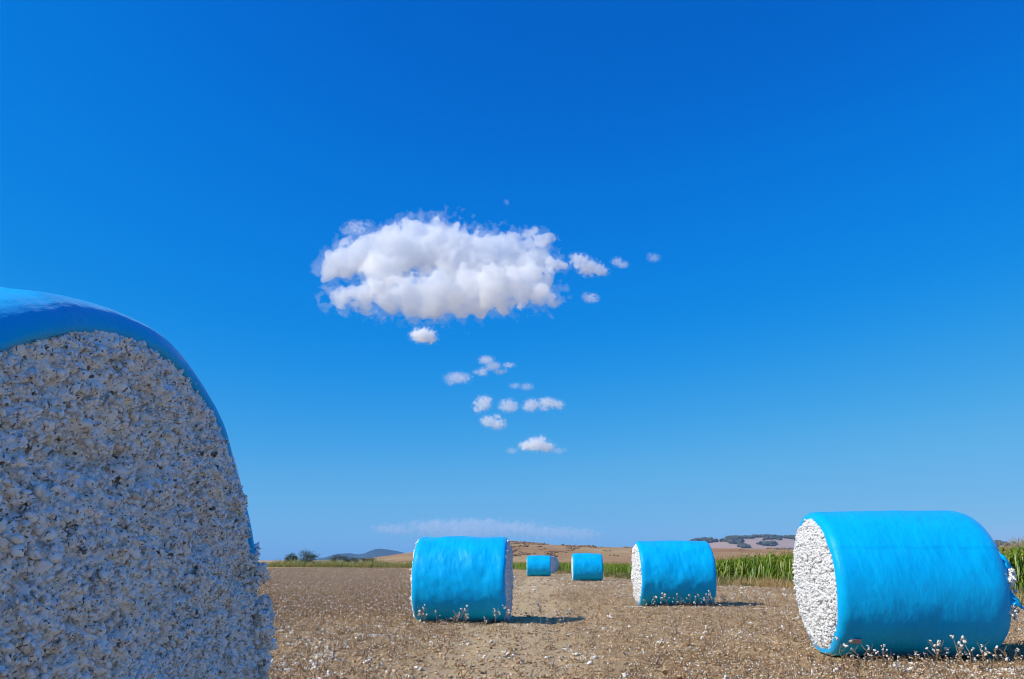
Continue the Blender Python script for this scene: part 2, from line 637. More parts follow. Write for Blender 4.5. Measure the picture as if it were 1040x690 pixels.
b4, _ = bale('small distant blue bale standing alone in front of the corn edge', 596, 72, 1.19, 2.6, R_(-1), 25, 60, 120, 70, COT_WHITE, rim=0.09)
b5, _ = bale('smallest distant blue bale at the front of the far bale row', 547, 96, 1.19, 2.75, R_(-1), 26, 60, 120, 60, COT_WHITE, rim=0.09)
bale('far bale partly hidden behind the smallest bale, second in the far row', 552.5, 112, 1.19, 2.6, R_(-38), 27, 40, 90, 50, COT_WHITE, rim=0.09)
bale('farthest bale, last in the far row, only its pale end showing', 556.5, 126, 1.19, 2.6, R_(-38), 28, 40, 90, 50, COT_WHITE, rim=0.09)


# torn flap and cotton clumps on the right bale
def torn_end():
    L = 2.9
    rg = np.random.default_rng(4)
    for zc_, yy, ln, tw in ((1.62, -1.02, 0.30, 0.5), (1.10, -1.06, 0.36, -0.4)):
        n, k = 26, 20
        s = np.linspace(0, 1, n)
        t = np.linspace(-1, 1, k)
        S, T = np.meshgrid(s, t, indexing='ij')
        P = np.stack([S * 3, T * 2.5, np.full_like(S, zc_ * 7)], -1)
        wob = NZ.fbm(P, 3)
        wid = 0.20 * (1 - 0.75 * S ** 1.5) + 0.03 * NZ2.n(P * 2)
        X = L / 2 - 0.16 + S * ln + 0.03 * wob
        Yv = yy - 0.10 * np.sin(S * 3) + 0.09 * wob * S
        Zv = zc_ + T * wid - 0.25 * S ** 1.6 + tw * 0.2 * S * T + 0.05 * wob * S
        V = np.stack([X, Yv, Zv], -1).reshape(-1, 3)
        f = mesh_obj('torn_flap', V, grid_faces(n, k), WRAP, right)
        sm = f.modifiers.new('thickness', 'SOLIDIFY')
        sm.thickness = 0.006
        f['label'] = 'ragged torn strip of blue film'
    for c, r in (((L / 2 + 0.03, -1.04, 1.36), 0.13), ((L / 2 - 0.0, -1.06, 0.84), 0.11)):
        b = MB()
        for i in range(70):
            o = rg.normal(size=3) * r * 0.55
            b.lump((c[0] + o[0] * 0.7, c[1] + o[1] * 0.8, c[2] + o[2]), r * rg.uniform(0.12, 0.34), rg, 0, 2, 1.0, 0.9)
        b.build('cotton_clump', COT_NEAR, right)


torn_end()


def sticker():
    R, L = 1.275, 2.9
    n, k = 10, 8
    a0 = math.atan2(0.93, -0.88)
    V = []
    for i in range(n):
        for j in range(k):
            xx = -L / 2 + 0.20 + 0.19 * i / (n - 1)
            th = -math.pi * 0.752 + 0.062 * (j / (k - 1) - 0.5) * 1.4
            r = R * (1 + 0.018 * (1 - (2 * xx / L) ** 2)) + 0.03
            V.append((xx, r * math.sin(th), right_zc + r * math.cos(th)))
    o = mesh_obj('sticker', V, grid_faces(n, k), mat_plain('faded_label', (0.45, 0.36, 0.36), (0.36, 0.29, 0.30), 20), right)
    sm = o.modifiers.new('thickness', 'SOLIDIFY')
    sm.thickness = 0.004
    o['label'] = 'small faded pinkish grey sticker'


sticker()


# cotton tufts that hang over the far edge of the near bale
def near_tufts():
    L = 2.75
    rg = np.random.default_rng(8)
    for (a, n, s) in ((1.05, 12, 0.020), (1.09, 8, 0.016), (1.22, 18, 0.024), (1.27, 26, 0.028), (1.31, 16, 0.024), (1.38, 14, 0.022), (1.46, 14, 0.022), (1.6, 14, 0.022)):
        b = MB()
        for i in range(n):
            aa = a + rg.normal() * 0.022
            r = 1.085 + rg.uniform(-0.05, 0.045)
            c = (L / 2 + rg.uniform(-0.02, 0.035), r * math.sin(aa), near_zc + r * math.cos(aa))
            b.lump(c, s * rg.uniform(0.5, 1.0), rg, 0, 3, 1.0, 0.8)
        b.build('cotton_tuft', COT_NEAR, near)


near_tufts()

# ------------------------------------------------------------------ standing cotton plants
def plant_template(seed, h):
    rg = np.random.default_rng(seed)
    st, bo = MB(), []
    lean = rg.normal(size=2) * 0.12
    pts = [(lean[0] * t * h + 0.02 * rg.normal() * t, lean[1] * t * h + 0.02 * rg.normal() * t, t * h - 0.03) for t in np.linspace(0, 1, 6)]
    st.tube(pts, [0.0075 * (1 - 0.6 * t) for t in np.linspace(0, 1, 6)], 5)
    tips = [pts[-1]]
    for i in range(rg.integers(3, 6)):
        t = rg.uniform(0.3, 0.9)
        p = np.array(pts[0]) * (1 - t) + np.array(pts[-1]) * t
        a = rg.uniform(0, 6.28)
        l = rg.uniform(0.10, 0.26) * h * 1.6
        q = p + np.array([math.cos(a) * l, math.sin(a) * l, l * rg.uniform(0.3, 1.0)])
        mid_ = (p + q) / 2 + rg.normal(size=3) * 0.012
        st.tube([p, mid_, q], [0.005, 0.004, 0.003], 4)
        tips += [tuple(q)] + ([tuple(mid_)] if rg.random() < 0.5 else [])
    for c in tips:
        if rg.random() < 0.46:
            r = rg.uniform(0.010, 0.024)
            bl = MB()
            bo.append(bl)
            for k in range(4):
                o = rg.normal(size=3) * r * 0.45
                bl.lump(np.array(c) + o, r * rg.uniform(0.6, 0.95), rg, 0, 1, 1, 0.4)
    return st, bo


PT = []
for i in range(6):
    st, bo = plant_template(100 + i, [0.32, 0.42, 0.36, 0.50, 0.28, 0.46][i])
    PT.append((st, bo))
_pt_mesh = {}


def place_plant(x, y, k, label, group, s=1.0):
    root = empty('cotton_plant', (x, y, float(gz(x, y))), random.uniform(0, 6.28), label, 'plant', group)
    root.scale = (s, s, s * random.uniform(0.8, 1.15))
    root.rotation_euler = (random.gauss(0, 0.16), random.gauss(0, 0.16), root.rotation_euler[2])
    if k not in _pt_mesh:
        a = PT[k][0].build('stem', STALK, root)
        _pt_mesh[k] = [a] + [q.build('boll', COT_LOOSE, root) for q in PT[k][1]]
    else:
        for src in _pt_mesh[k]:
            c = src.copy()
            COL.objects.link(c)
            c.parent = root
    return root


rnd = random.Random(5)
for px, dy in ((845, 13.2), (858, 13.3), (866, 13.4), (876, 13.3), (884, 13.45), (893, 13.2), (903, 13.45), (911, 13.3), (921, 13.4), (930, 13.5),
               (938, 13.3), (946, 13.4), (955, 13.45), (962, 13.3), (968, 13.45), (976, 13.4), (983, 13.3), (989, 13.45), (995, 13.4),
               (1004, 13.3), (1013, 13.4), (925, 13.1), (960, 13.5), (985, 13.5), (973, 13.2), (1020, 13.6)):
    px += rnd.uniform(-4, 4)
    dy += rnd.uniform(-0.16, 0.10)
    place_plant(px2x(px, dy), dy, rnd.randrange(6), 'dry cotton plant with white bolls along the foot of the largest right-hand bale',
                'cotton plants along the foot of the largest bale', rnd.uniform(0.6, 1.35))
for px in (418, 427, 433, 437, 447, 463, 468, 472, 476, 488, 503, 511):
    place_plant(px2x(px, 21.8), 21.8 + rnd.uniform(-0.1, 0.15), rnd.randrange(6), 'dry cotton plant with white bolls along the foot of the bale left of centre',
                'cotton plants along the foot of the bale left of centre', rnd.uniform(0.9, 1.5))
for px in (548, 555, 566, 571, 574, 580):
    place_plant(px2x(px, 22.4), 22.4 + rnd.uniform(-0.2, 0.3), rnd.randrange(6), "dry cotton plant standing in the long shadow of the bale left of centre",
                'cotton plants in the shadow of the bale left of centre', rnd.uniform(0.9, 1.5))
for px in (655, 660, 665, 669, 677, 684, 690, 697, 704, 709, 713, 717, 722):
    place_plant(px2x(px, 29.6), 29.6 + rnd.uniform(-0.1, 0.15), rnd.randrange(6), 'dry cotton plant with white bolls along the foot of the bale right of centre',
                'cotton plants along the foot of the bale right of centre', rnd.uniform(0.9, 1.6))
for px in (735, 742, 750, 757, 763, 768, 773, 776, 781, 792):
    place_plant(px2x(px, 30.0), 30.0 + rnd.uniform(-0.4, 0.6), rnd.randrange(6), 'dark dry cotton plant in the shadow beside the bale right of centre',
                'cotton plants beside the bale right of centre', rnd.uniform(1.0, 1.8))

# ------------------------------------------------------------------ scattered stuff (instances on points)
def make_stuff(name, templates, pts, scl, label, cat, weights=None, tilt=0.15, seed=0):
    """one object whose geometry nodes put small meshes on its points"""
    rg = np.random.default_rng(seed)
    pts = np.asarray(pts, np.float32)
    me = bpy.data.meshes.new(name)
    me.vertices.add(len(pts))
    me.vertices.foreach_set('co', pts.ravel())
    n = len(pts)
    a = me.attributes.new('pick', 'INT', 'POINT')
    a.data.foreach_set('value', rg.choice(len(templates), n, p=weights).astype(np.int32))
    a = me.attributes.new('size', 'FLOAT', 'POINT')
    a.data.foreach_set('value', np.asarray(scl, np.float32))
    a = me.attributes.new('turn', 'FLOAT_VECTOR', 'POINT')
    rot = np.stack([rg.normal(size=n) * tilt, rg.normal(size=n) * tilt, rg.random(n) * 6.283], -1).astype(np.float32)
    a.data.foreach_set('vector', rot.ravel())
    o = bpy.data.objects.new(name, me)
    COL.objects.link(o)
    tc = bpy.data.collections.new(name + '_kinds')
    for i, t in enumerate(templates):
        t.name = f'{name}_kind_{i:02d}'
        tc.objects.link(t)
    ng = bpy.data.node_groups.new(name + '_scatter', 'GeometryNodeTree')
    ng.interface.new_socket('Geometry', in_out='INPUT', socket_type='NodeSocketGeometry')
    ng.interface.new_socket('Geometry', in_out='OUTPUT', socket_type='NodeSocketGeometry')
    N = ng.nodes.new
    gi, go = N('NodeGroupInput'), N('NodeGroupOutput')
    ci = N('GeometryNodeCollectionInfo')
    ci.inputs['Collection'].default_value = tc
    ci.inputs['Separate Children'].default_value = True
    ci.inputs['Reset Children'].default_value = True
    iop = N('GeometryNodeInstanceOnPoints')
    iop.inputs['Pick Instance'].default_value = True

    def attr(nm, typ):
        q = N('GeometryNodeInputNamedAttribute')
        q.data_type = typ
        q.inputs['Name'].default_value = nm
        return q.outputs['Attribute']
    e2r = N('FunctionNodeEulerToRotation')
    L = ng.links.new
    L(gi.outputs[0], iop.inputs['Points'])
    L(ci.outputs[0], iop.inputs['Instance'])
    L(attr('pick', 'INT'), iop.inputs['Instance Index'])
    L(attr('turn', 'FLOAT_VECTOR'), e2r.inputs[0])
    L(e2r.outputs[0], iop.inputs['Rotation'])
    L(attr('size', 'FLOAT'), iop.inputs['Scale'])
    L(iop.outputs[0], go.inputs[0])
    md = o.modifiers.new('scatter', 'NODES')
    md.node_group = ng
    tag(o, label, cat, kind='stuff')
    return o


RG = np.random.default_rng(99)
# footprints to keep clear: (x, y, half length, half depth)
CLEAR = [(r_.location.x, r_.location.y, hl, hd) for r_, hl, hd in ((near, 1.45, 0.9), (mid, 1.45, 0.55), (third, 1.45, 0.6), (right, 1.6, 0.6),
                                                                   (b4, 1.3, 0.6), (b5, 1.35, 0.6))]


def wedge(n, y0, y1, k=-0.5, w0=-0.85, w1=0.95, pad=4):
    """n points over the field, spread so that their count falls with distance"""
    u = RG.random(n)
    if abs(k + 1) < 1e-6:
        y = y0 * (y1 / y0) ** u
    else:
        y = (y0 ** (k + 1) + u * (y1 ** (k + 1) - y0 ** (k + 1))) ** (1 / (k + 1))
    x = (w0 + (w1 - w0) * RG.random(n)) * y + RG.uniform(-pad, pad, n)
    return x, y


EDGE = [(60, 2), (32, 14), (25, 30), (22, 45), (20.5, 60), (17.0, 70), (13.5, 84), (9, 120), (1, 165), (-25, 205), (-70, 225), (-150, 240), (-320, 260)]
EX = np.array([e[0] for e in EDGE], float)
EY = np.array([e[1] for e in EDGE], float)


def edge_dist(x, y):
    """signed distance outside the corn edge (positive = in the corn)"""
    best = np.full(np.shape(x), 1e9)
    sg = np.ones(np.shape(x))
    for i in range(len(EX) - 1):
        ax, ay, bx, by = EX[i], EY[i], EX[i + 1], EY[i + 1]
        dx, dy = bx - ax, by - ay
        t = np.clip(((x - ax) * dx + (y - ay) * dy) / (dx * dx + dy * dy), 0, 1)
        qx, qy = ax + t * dx - x, ay + t * dy - y
        d = np.hypot(qx, qy)
        s = -np.sign(dx * (y - ay) - dy * (x - ax))
        m = d < best - 1e-9
        best = np.where(m, d, best)
        sg = np.where(m, s, sg)
    return best * sg


def keep(x, y, m=0.6):
    ok = edge_dist(x, y) < -m
    for cx, cy, hl, hd in CLEAR:
        ok &= ~((np.abs(x - cx) < hl) & (np.abs(y - cy) < hd))
    return ok


def stubble_templates():
    out = []
    for i in range(7):
        rg = np.random.default_rng(300 + i)
        b = MB()
        for s in range(rg.integers(2, 4)):
            h = rg.uniform(0.06, 0.20)
            p = np.array([rg.normal() * 0.05, rg.normal() * 0.05, -0.02])
            q = p + np.array([rg.normal() * 0.06, rg.normal() * 0.06, h])
            b.tube([p, (p + q) / 2 + rg.normal(size=3) * 0.01, q], [0.008, 0.007, 0.005], 4, 0)
            for k in range(rg.integers(0, 3)):
                t = rg.uniform(0.4, 1)
                c = p + (q - p) * t
                e = c + np.array([rg.normal() * 0.07, rg.normal() * 0.07, rg.uniform(-0.01, 0.06)])
                b.tube([c, e], [0.005, 0.003], 3, 0)
                if rg.random() < 0.33:
                    b.lump(e, rg.uniform(0.010, 0.020), rg, 1, 1)
        for s in range(rg.integers(2, 5)):      # fallen sticks and husks
            a = rg.uniform(0, 6.28)
            l = rg.uniform(0.06, 0.2)
            c = np.array([rg.normal() * 0.12, rg.normal() * 0.12, 0.012])
            dv = np.array([math.cos(a) * l / 2, math.sin(a) * l / 2, rg.normal() * 0.01])
            b.tube([c - dv, c + dv], [0.006, 0.004], 3, 2)
        for s in range(3):
            b.lump((rg.normal() * 0.13, rg.normal() * 0.13, 0.012), rg.uniform(0.012, 0.03), rg, 2, 1, 0.5, 0.5)
        out.append(b.build('t', [STALK, COT_LOOSE, HUSK], link=False))
    return out


def tuft_templates():
    out = []
    for i in range(6):
        rg = np.random.default_rng(400 + i)
        b = MB()
        for k in range(rg.integers(2, 6)):
            b.lump((rg.normal() * 0.030, rg.normal() * 0.022, 0.012 + abs(rg.normal()) * 0.01), rg.uniform(0.014, 0.032), rg, 0, 2 if i < 2 else 1, 0.7, 0.6)
        out.append(b.build('t', [COT_LOOSE], link=False))
    return out


def clod_templates():
    out = []
    for i in range(5):
        rg = np.random.default_rng(500 + i)
        b = MB()
        for k in range(rg.integers(3, 7)):
            b.lump((rg.normal() * 0.07, rg.normal() * 0.07, 0.0), rg.uniform(0.012, 0.045), rg, 0, 1, 0.6, 0.6)
        out.append(b.build('t', [CLOD], smooth=False, link=False))
    return out


# stubble: thick on the left, thin on the track
x, y = wedge(150000, 8, 190, -0.45)
px = 520 + x / y * FH
left = sstep(440, 400, px) * sstep(20, 27, y)
track = np.exp(-((x + 0.75 - 0.041 * y) / 1.7) ** 2)
patch = NZ.fbm(np.stack([x * 0.22, y * 0.12, x * 0], -1), 3)
prob = np.clip(0.42 + 0.55 * left + 0.25 * sstep(45, 80, y) - 0.42 * track + 0.35 * patch, 0.04, 1)
ok = (RG.random(len(x)) < prob) & keep(x, y)
x, y = x[ok], y[ok]
left = sstep(440, 400, 520 + x / y * FH) * sstep(20, 27, y)
make_stuff('cotton_stubble', stubble_templates(), np.stack([x, y, gz(x, y)], -1), RG.uniform(0.6, 1.25, len(x)) * (0.8 + 0.65 * left),
           'short broken brown cotton stalks and husks left all over the harvested field', 'stubble', seed=1)

# white lint
x, y = wedge(120000, 8, 170, -0.5)
px = 520 + x / y * FH
cl = NZ2.fbm(np.stack([x * 0.6, y * 0.30, x * 0 + 3], -1), 3)
lf = sstep(450, 400, px)
prob = np.clip(0.11 + 0.42 * np.clip(cl - 0.12, 0, 1) * 1.6 + 0.13 * lf + 0.06 * sstep(30, 60, y) - 0.14 * np.exp(-((x + 0.75 - 0.041 * y) / 1.5) ** 2), 0.02, 1)
ok = (RG.random(len(x)) < prob) & keep(x, y)
x, y = x[ok], y[ok]
s = RG.lognormal(-0.85, 0.5, len(x)).clip(0.2, 1.15) * (1 + sstep(25, 70, y))
# thick trails beside the bales
tx, ty, ts = [], [], []


def trail(px0, px1, yy, n, sp, smax=1.2):
    for i in range(n):
        p = RG.uniform(px0, px1)
        q = yy + RG.normal() * sp
        tx.append(px2x(p, q))
        ty.append(q)
        ts.append(RG.uniform(0.25, smax * 0.5))


trail(1000, 1075, 13.25, 420, 0.10)
trail(880, 1010, 13.15, 130, 0.12)
trail(930, 1040, 12.6, 60, 0.2)
trail(810, 850, 13.6, 40, 0.2)
trail(365, 402, 18.7, 90, 0.18, 1.5)
trail(395, 425, 18.2, 50, 0.2, 1.5)
trail(325, 348, 14.9, 50, 0.3, 1.5)
trail(270, 330, 13.2, 60, 0.5, 1.5)
trail(300, 360, 17.2, 60, 0.5, 1.5)
trail(410, 420, 22.0, 50, 0.3, 1.3)
trail(425, 525, 21.6, 60, 0.15, 1.2)
trail(640, 730, 29.3, 70, 0.15, 1.5)
trail(632, 652, 30.0, 60, 0.3, 1.6)
trail(732, 800, 29.0, 40, 0.5, 1.5)
X = np.concatenate([x, tx])
Y = np.concatenate([y, ty])
S = np.concatenate([s, ts])
make_stuff('loose_cotton', tuft_templates(), np.stack([X, Y, gz(X, Y)], -1), S,
           'white wisps of loose cotton lint strewn over the brown soil', 'loose cotton', tilt=0.5, seed=2)

# clods
x, y = wedge(42000, 8, 75, -0.75)
ok = keep(x, y)
x, y = x[ok], y[ok]
make_stuff('soil_clods', clod_templates(), np.stack([x, y, gz(x, y)], -1), RG.lognormal(-0.65, 0.4, len(x)).clip(0.25, 1.3),
           'crumbly brown clods of soil scattered over the field', 'soil', tilt=0.4, seed=3)

# ------------------------------------------------------------------ corn
CORN = mat_leaf('corn_leaf', trans=0.5, stops=[(0.0, (0.11, 0.22, 0.008)), (0.45, (0.20, 0.33, 0.012)), (0.68, (0.38, 0.45, 0.025)), (0.86, (0.68, 0.54, 0.08)), (1.0, (0.62, 0.38, 0.12))])
TASSEL = mat_plain('corn_tassel', (0.36, 0.26, 0.09), (0.22, 0.16, 0.06), 12, 0.9, 0.1, 0.2)
DRYG = mat_leaf('dry_grass_blade', [(0.0, (0.38, 0.22, 0.08)), (0.5, (0.52, 0.34, 0.13)), (0.8, (0.58, 0.42, 0.17)), (1.0, (0.30, 0.33, 0.05))], trans=0.2)
MIXG = mat_leaf('field_edge_blade', [(0.0, (0.45, 0.32, 0.11)), (0.45, (0.58, 0.46, 0.16)), (0.6, (0.28, 0.36, 0.05)), (1.0, (0.14, 0.23, 0.02))], trans=0.3)
GREENW = mat_leaf('green_weed_leaf', [(0.0, (0.08, 0.13, 0.02)), (0.6, (0.14, 0.19, 0.03)), (1.0, (0.30, 0.27, 0.08))])


def blade(b, p, az, ln, w, rise, droop, n=6, mi=0, rg=None):
    b0 = len(b.v)
    ca, sa = math.cos(az), math.sin(az)
    for i in range(n + 1):
        t = i / n
        r = ln * (t - 0.12 * t * t)
        z = rise * ln * t - droop * ln * t * t * (0.6 + 0.6 * t)
        ww = w * (0.5 + 1.2 * t) * (1 - t) ** 0.7 + 0.002 if i < n else 0.001
        tw = 0.5 * math.sin(3 * t + az)
        c = np.array([p[0] + ca * r, p[1] + sa * r, p[2] + z])
        sd = np.array([-sa, ca, tw]) * ww
        b.v.append(tuple(c + sd))
        b.v.append(tuple(c - sd))
    for i in range(n):
        k = b0 + 2 * i
        b.f.append((k, k + 1, k + 3, k + 2))
        b.m.append(mi)


def corn_templates():
    out = []
    for i in range(6):
        rg = np.random.default_rng(600 + i)
        b = MB()
        H = rg.uniform(1.95, 2.3)
        ln = rg.normal(size=2) * 0.05
        top = np.array([ln[0], ln[1], H])
        b.tube([(0, 0, -0.05), tuple(top / 2), tuple(top)], [0.013, 0.010, 0.005], 5, 0)
        az0 = rg.uniform(0, 6.28)
        k = rg.integers(14, 18)
        for j in range(k):
            t = 0.10 + 0.86 * j / k
            az = az0 + (j % 2) * math.pi + rg.normal() * 0.35
            blade(b, top * t, az, rg.uniform(0.55, 0.85) * (1 - 0.35 * max(0, t - .6)), rg.uniform(0.045, 0.068), rg.uniform(0.5, 1.1), rg.uniform(1.0, 2.0), 6, 0)
        for j in range(6):
            a = rg.uniform(0, 6.28)
            d = np.array([math.cos(a), math.sin(a), 2.2]) * rg.uniform(0.07, 0.12)
            b.tube([tuple(top), tuple(top + d)], [0.007, 0.004], 3, 1)
        c = top * rg.uniform(0.42, 0.5)
        b.tube([tuple(c), tuple(c + np.array([0.05, 0.02, 0.1])), tuple(c + np.array([0.08, 0.03, 0.24]))], [0.02, 0.032, 0.01], 5, 1)
        out.append(b.build('t', [CORN, TASSEL], link=False))
    return out


cx_, cy_, cs_ = [], [], []
seg = np.hypot(np.diff(EX), np.diff(EY))
for i in range(len(EX) - 1):
    ax, ay, bx, by = EX[i], EY[i], EX[i + 1], EY[i + 1]
    dx, dy = (bx - ax) / seg[i], (by - ay) / seg[i]
    nx, ny = dy, -dx              # into the crop
    far = (ay + by) / 2
    if far > 230:
        continue
    rows = 16 if far < 100 else 7
    sp = 0.15 if far < 100 else 0.30
    for r in range(rows):
        s_ = np.arange(0, seg[i], sp * (1 if r < 4 else 1.6))
        s_ = s_ + RG.normal(size=len(s_)) * 0.05
        o_ = r * 0.75 + RG.normal(size=len(s_)) * 0.07
        X_ = ax + dx * s_ + nx * o_
        Y_ = ay + dy * s_ + ny * o_
        k_ = RG.random(len(s_)) > 0.06
        cx_.append(X_[k_])
        cy_.append(Y_[k_])
cx_ = np.concatenate(cx_)
cy_ = np.concatenate(cy_)
hs = 1.05 - 0.36 * sstep(58, 82, cy_) - 0.05 * sstep(120, 200, cy_)
hs = hs * (1 + 0.10 * NZ.n(np.stack([cx_ * 0.15, cy_ * 0.15, cx_ * 0], -1)))
left_ = cx_ < -12
hs = np.where(left_, hs * (0.55 + 0.45 * np.clip(NZ.n(np.stack([cx_ * 0.06, cx_ * 0, cx_ * 0], -1)) * 2 + 0.5, 0, 1)), hs)
make_stuff('corn_field', corn_templates(), np.stack([cx_, cy_, gz(cx_, cy_)], -1), hs * RG.uniform(0.86, 1.08, len(hs)),
           'dense green corn with yellowing leaves along the far side of the field', 'corn', tilt=0.06, seed=4)


def grass_templates(mat, n, h0, h1, seed0):
    out = []
    for i in range(4):
        rg = np.random.default_rng(seed0 + i)
        b = MB()
        for k in range(n):
            blade(b, (rg.normal() * 0.10, rg.normal() * 0.10, -0.02), rg.uniform(0, 6.28), rg.uniform(h0, h1), rg.uniform(0.006, 0.014), rg.uniform(0.8, 2.4), rg.uniform(0.2, 1.0), 3)
        out.append(b.build('t', [mat], link=False))
    return out


# dry grass verge between field and corn
x, y = wedge(170000, 14, 120, -0.3, 0.0, 0.9)
dd = edge_dist(x, y)
wv = 7.5 * (1 + 0.5 * NZ.n(np.stack([x * 0.1, y * 0.1, x * 0], -1))) * (1 - 0.5 * sstep(50, 85, y))
pr = sstep(0, 1, (wv + dd) / wv) * (dd < 0.2)
ok = (RG.random(len(x)) < pr * 0.55) & keep(x, y, -0.3)
x, y = x[ok], y[ok]
g2 = NZ2.fbm(np.stack([x * 0.25, y * 0.25, x * 0], -1), 3)
dd = edge_dist(x, y)
gm = (g2 + 0.40 * (dd > -2.5)) > 0.16
make_stuff('dry_grass', grass_templates(DRYG, 26, 0.15, 0.42, 700), np.stack([x, y, gz(x, y)], -1)[~gm], RG.uniform(0.5, 1.1, (~gm).sum()),
           'straw coloured dry grass on the verge in front of the corn', 'grass', tilt=0.2, seed=5)
make_stuff('green_weeds', grass_templates(GREENW, 22, 0.14, 0.40, 720), np.stack([x, y, gz(x, y)], -1)[gm], RG.uniform(0.6, 1.3, gm.sum()),
           'low green weeds growing along the foot of the corn', 'weeds', tilt=0.2, seed=6)

# tall dry verge far on the left
n = 6500
x = RG.uniform(-190, -8, n)
yy = np.interp(-x, -EX[::1][::1], EY)
y = yy - RG.uniform(0, 9, n)
s = RG.uniform(1.2, 3.4, n) * (0.7 + 0.5 * np.clip(NZ.n(np.stack([x * 0.08, x * 0, x * 0 + 5], -1)) * 2 + 0.5, 0, 1))
make_stuff('tall_grass', grass_templates(MIXG, 26, 0.25, 0.5, 740), np.stack([x, y, gz(x, y)], -1), s,
           'tall yellow green grass along the far left field edge', 'grass', tilt=0.15, seed=7)


# ------------------------------------------------------------------ trees
LEAF = mat_leaf('olive_leaf', [(0.0, (0.030, 0.045, 0.018)), (0.6, (0.055, 0.075, 0.030)), (1.0, (0.10, 0.12, 0.05))], trans=0.2)
BARK = mat_plain('bark', (0.10, 0.08, 0.06), (0.18, 0.14, 0.10), 6)


def tree(px, y, h, w, seed, label, name='tree', lean=0.0):
    x = px2x(px, y)
    rg = np.random.default_rng(seed)
    root = empty(name, (x, y, float(gz(x, y)) - 0.05), rg.uniform(0, 6), label, 'tree' if name == 'tree' else 'shrub', 'trees and shrubs along the far left field edge')
    tr, cr = MB(), MB()
    tops = []
    nb = 6
    tr.tube([(0, 0, 0), (0.05 * h * lean, 0, 0.16 * h), (0.1 * h * lean, 0.02 * h, 0.3 * h)], [0.05 * h * 0.6, 0.04 * h * 0.6, 0.03 * h * 0.6], 7)
    for i in range(nb):
        a = 6.28 * i / nb + rg.normal() * 0.3
        r = w * 0.5 * rg.uniform(0.45, 0.85)
        e = np.array([math.cos(a) * r + 0.1 * h * lean, math.sin(a) * r, h * rg.uniform(0.55, 0.85)])
        m_ = np.array([e[0] * 0.5, e[1] * 0.5, h * 0.42])
        tr.tube([(0.1 * h * lean, 0.02 * h, 0.27 * h), tuple(m_), tuple(e)], [0.018 * h, 0.012 * h, 0.005 * h], 5)
        tops.append(e)
    tops.append(np.array([0, 0, h * 0.84]))
    for i in range(5):
        a = rg.uniform(0, 6.28)
        tops.append(np.array([math.cos(a) * w * 0.36, math.sin(a) * w * 0.36, h * rg.uniform(0.22, 0.5)]))
    for e in tops:
        cr_r = np.array([w * 0.20, w * 0.20, h * 0.16]) * rg.uniform(0.7, 1.2)
        for k in range(220):
            p = e + rg.normal(size=3) * cr_r * 0.62
            p[2] = max(p[2], 0.05 * h)
            s = rg.uniform(0.05, 0.13) * (h / 4) ** 0.5
            q = rg.normal(size=(2, 3))
            q[0] /= np.linalg.norm(q[0])
            q[1] -= q[0] * (q[1] @ q[0])
            q[1] /= np.linalg.norm(q[1])
            b0 = len(cr.v)
            cr.v += [tuple(p + q[0] * s * 1.6), tuple(p + q[1] * s * 0.6), tuple(p - q[0] * s * 1.6), tuple(p - q[1] * s * 0.6)]
            cr.f.append((b0, b0 + 1, b0 + 2, b0 + 3))
            cr.m.append(0)
    tr.build('trunk', BARK, root)
    cr.build('crown', LEAF, root, smooth=False)


tree(313, 216, 4.2, 5.0, 1, 'largest dark green tree at the far left field edge')
tree(296, 218, 3.6, 3.4, 2, 'small round tree just left of the largest far left tree')
tree(344, 222, 3.2, 5.0, 3, 'low spreading shrub in front of the left shoulder of the blue mountain', 'shrub')
tree(358, 224, 2.6, 4.0, 4, 'lowest dark shrub just left of the blue mountain peak', 'shrub')
tree(375, 224, 2.5, 4.4, 5, 'green shrub directly under the blue mountain peak', 'shrub')
tree(600, 690, 5.0, 9.0, 6, 'small dark tree alone on the brown hill crest, left one', 'tree')


# olive groves on the far hill (mass of dark trees)
def groves():
    out = []
    for i in range(3):
        rg = np.random.default_rng(800 + i)
        b = MB()
        for k in range(7):
            b.lump((rg.normal() * 2.2, rg.normal() * 2.2, 2.6 + rg.normal() * 0.8), rg.uniform(1.3, 2.4), rg, 0, 2, 0.8, 0.6)
        b.tube([(0, 0, -1), (0, 0, 2.5)], [0.4, 0.3], 5)
        out.append(b.build('t', [mat_plain('olive_grove_leaf', (0.06, 0.07, 0.045), (0.12, 0.12, 0.08), 0.8, 1, 0.05, 0.2)], link=False))
    fh = bpy.data.objects['far_hill']
    co = np.empty(len(fh.data.vertices) * 3, np.float32)
    fh.data.vertices.foreach_get('co', co)
    co = co.reshape(260, 40, 3)
    n = 60000
    u = RG.random(n) * 258.9
    v = RG.random(n) * 16 + 5
    i, j = u.astype(int), v.astype(int)
    fu, fv = (u - i)[:, None], (v - j)[:, None]
    P = co[i, j] * (1 - fu) * (1 - fv) + co[i + 1, j] * fu * (1 - fv) + co[i, j + 1] * (1 - fu) * fv + co[i + 1, j + 1] * fu * fv
    px = 520 + P[:, 0] / P[:, 1] * FH
    el = (P[:, 2] - 1.67) / P[:, 1] * FV
    msk = NZ2.fbm(np.stack([P[:, 0] * 0.020, P[:, 1] * 0.012, P[:, 0] * 0 + 3], -1), 5)
    ok = (px > 690) & (px < 1250) & (msk + 0.018 * (el - 20.5) + 0.10 * (el > 21.8) > 0.30) & (el > 12)
    P = P[ok]
    make_stuff('olive_grove', out, P, RG.uniform(0.8, 1.6, len(P)), 'dark olive groves in bands over the pale far right hill', 'grove', seed=8)


groves()


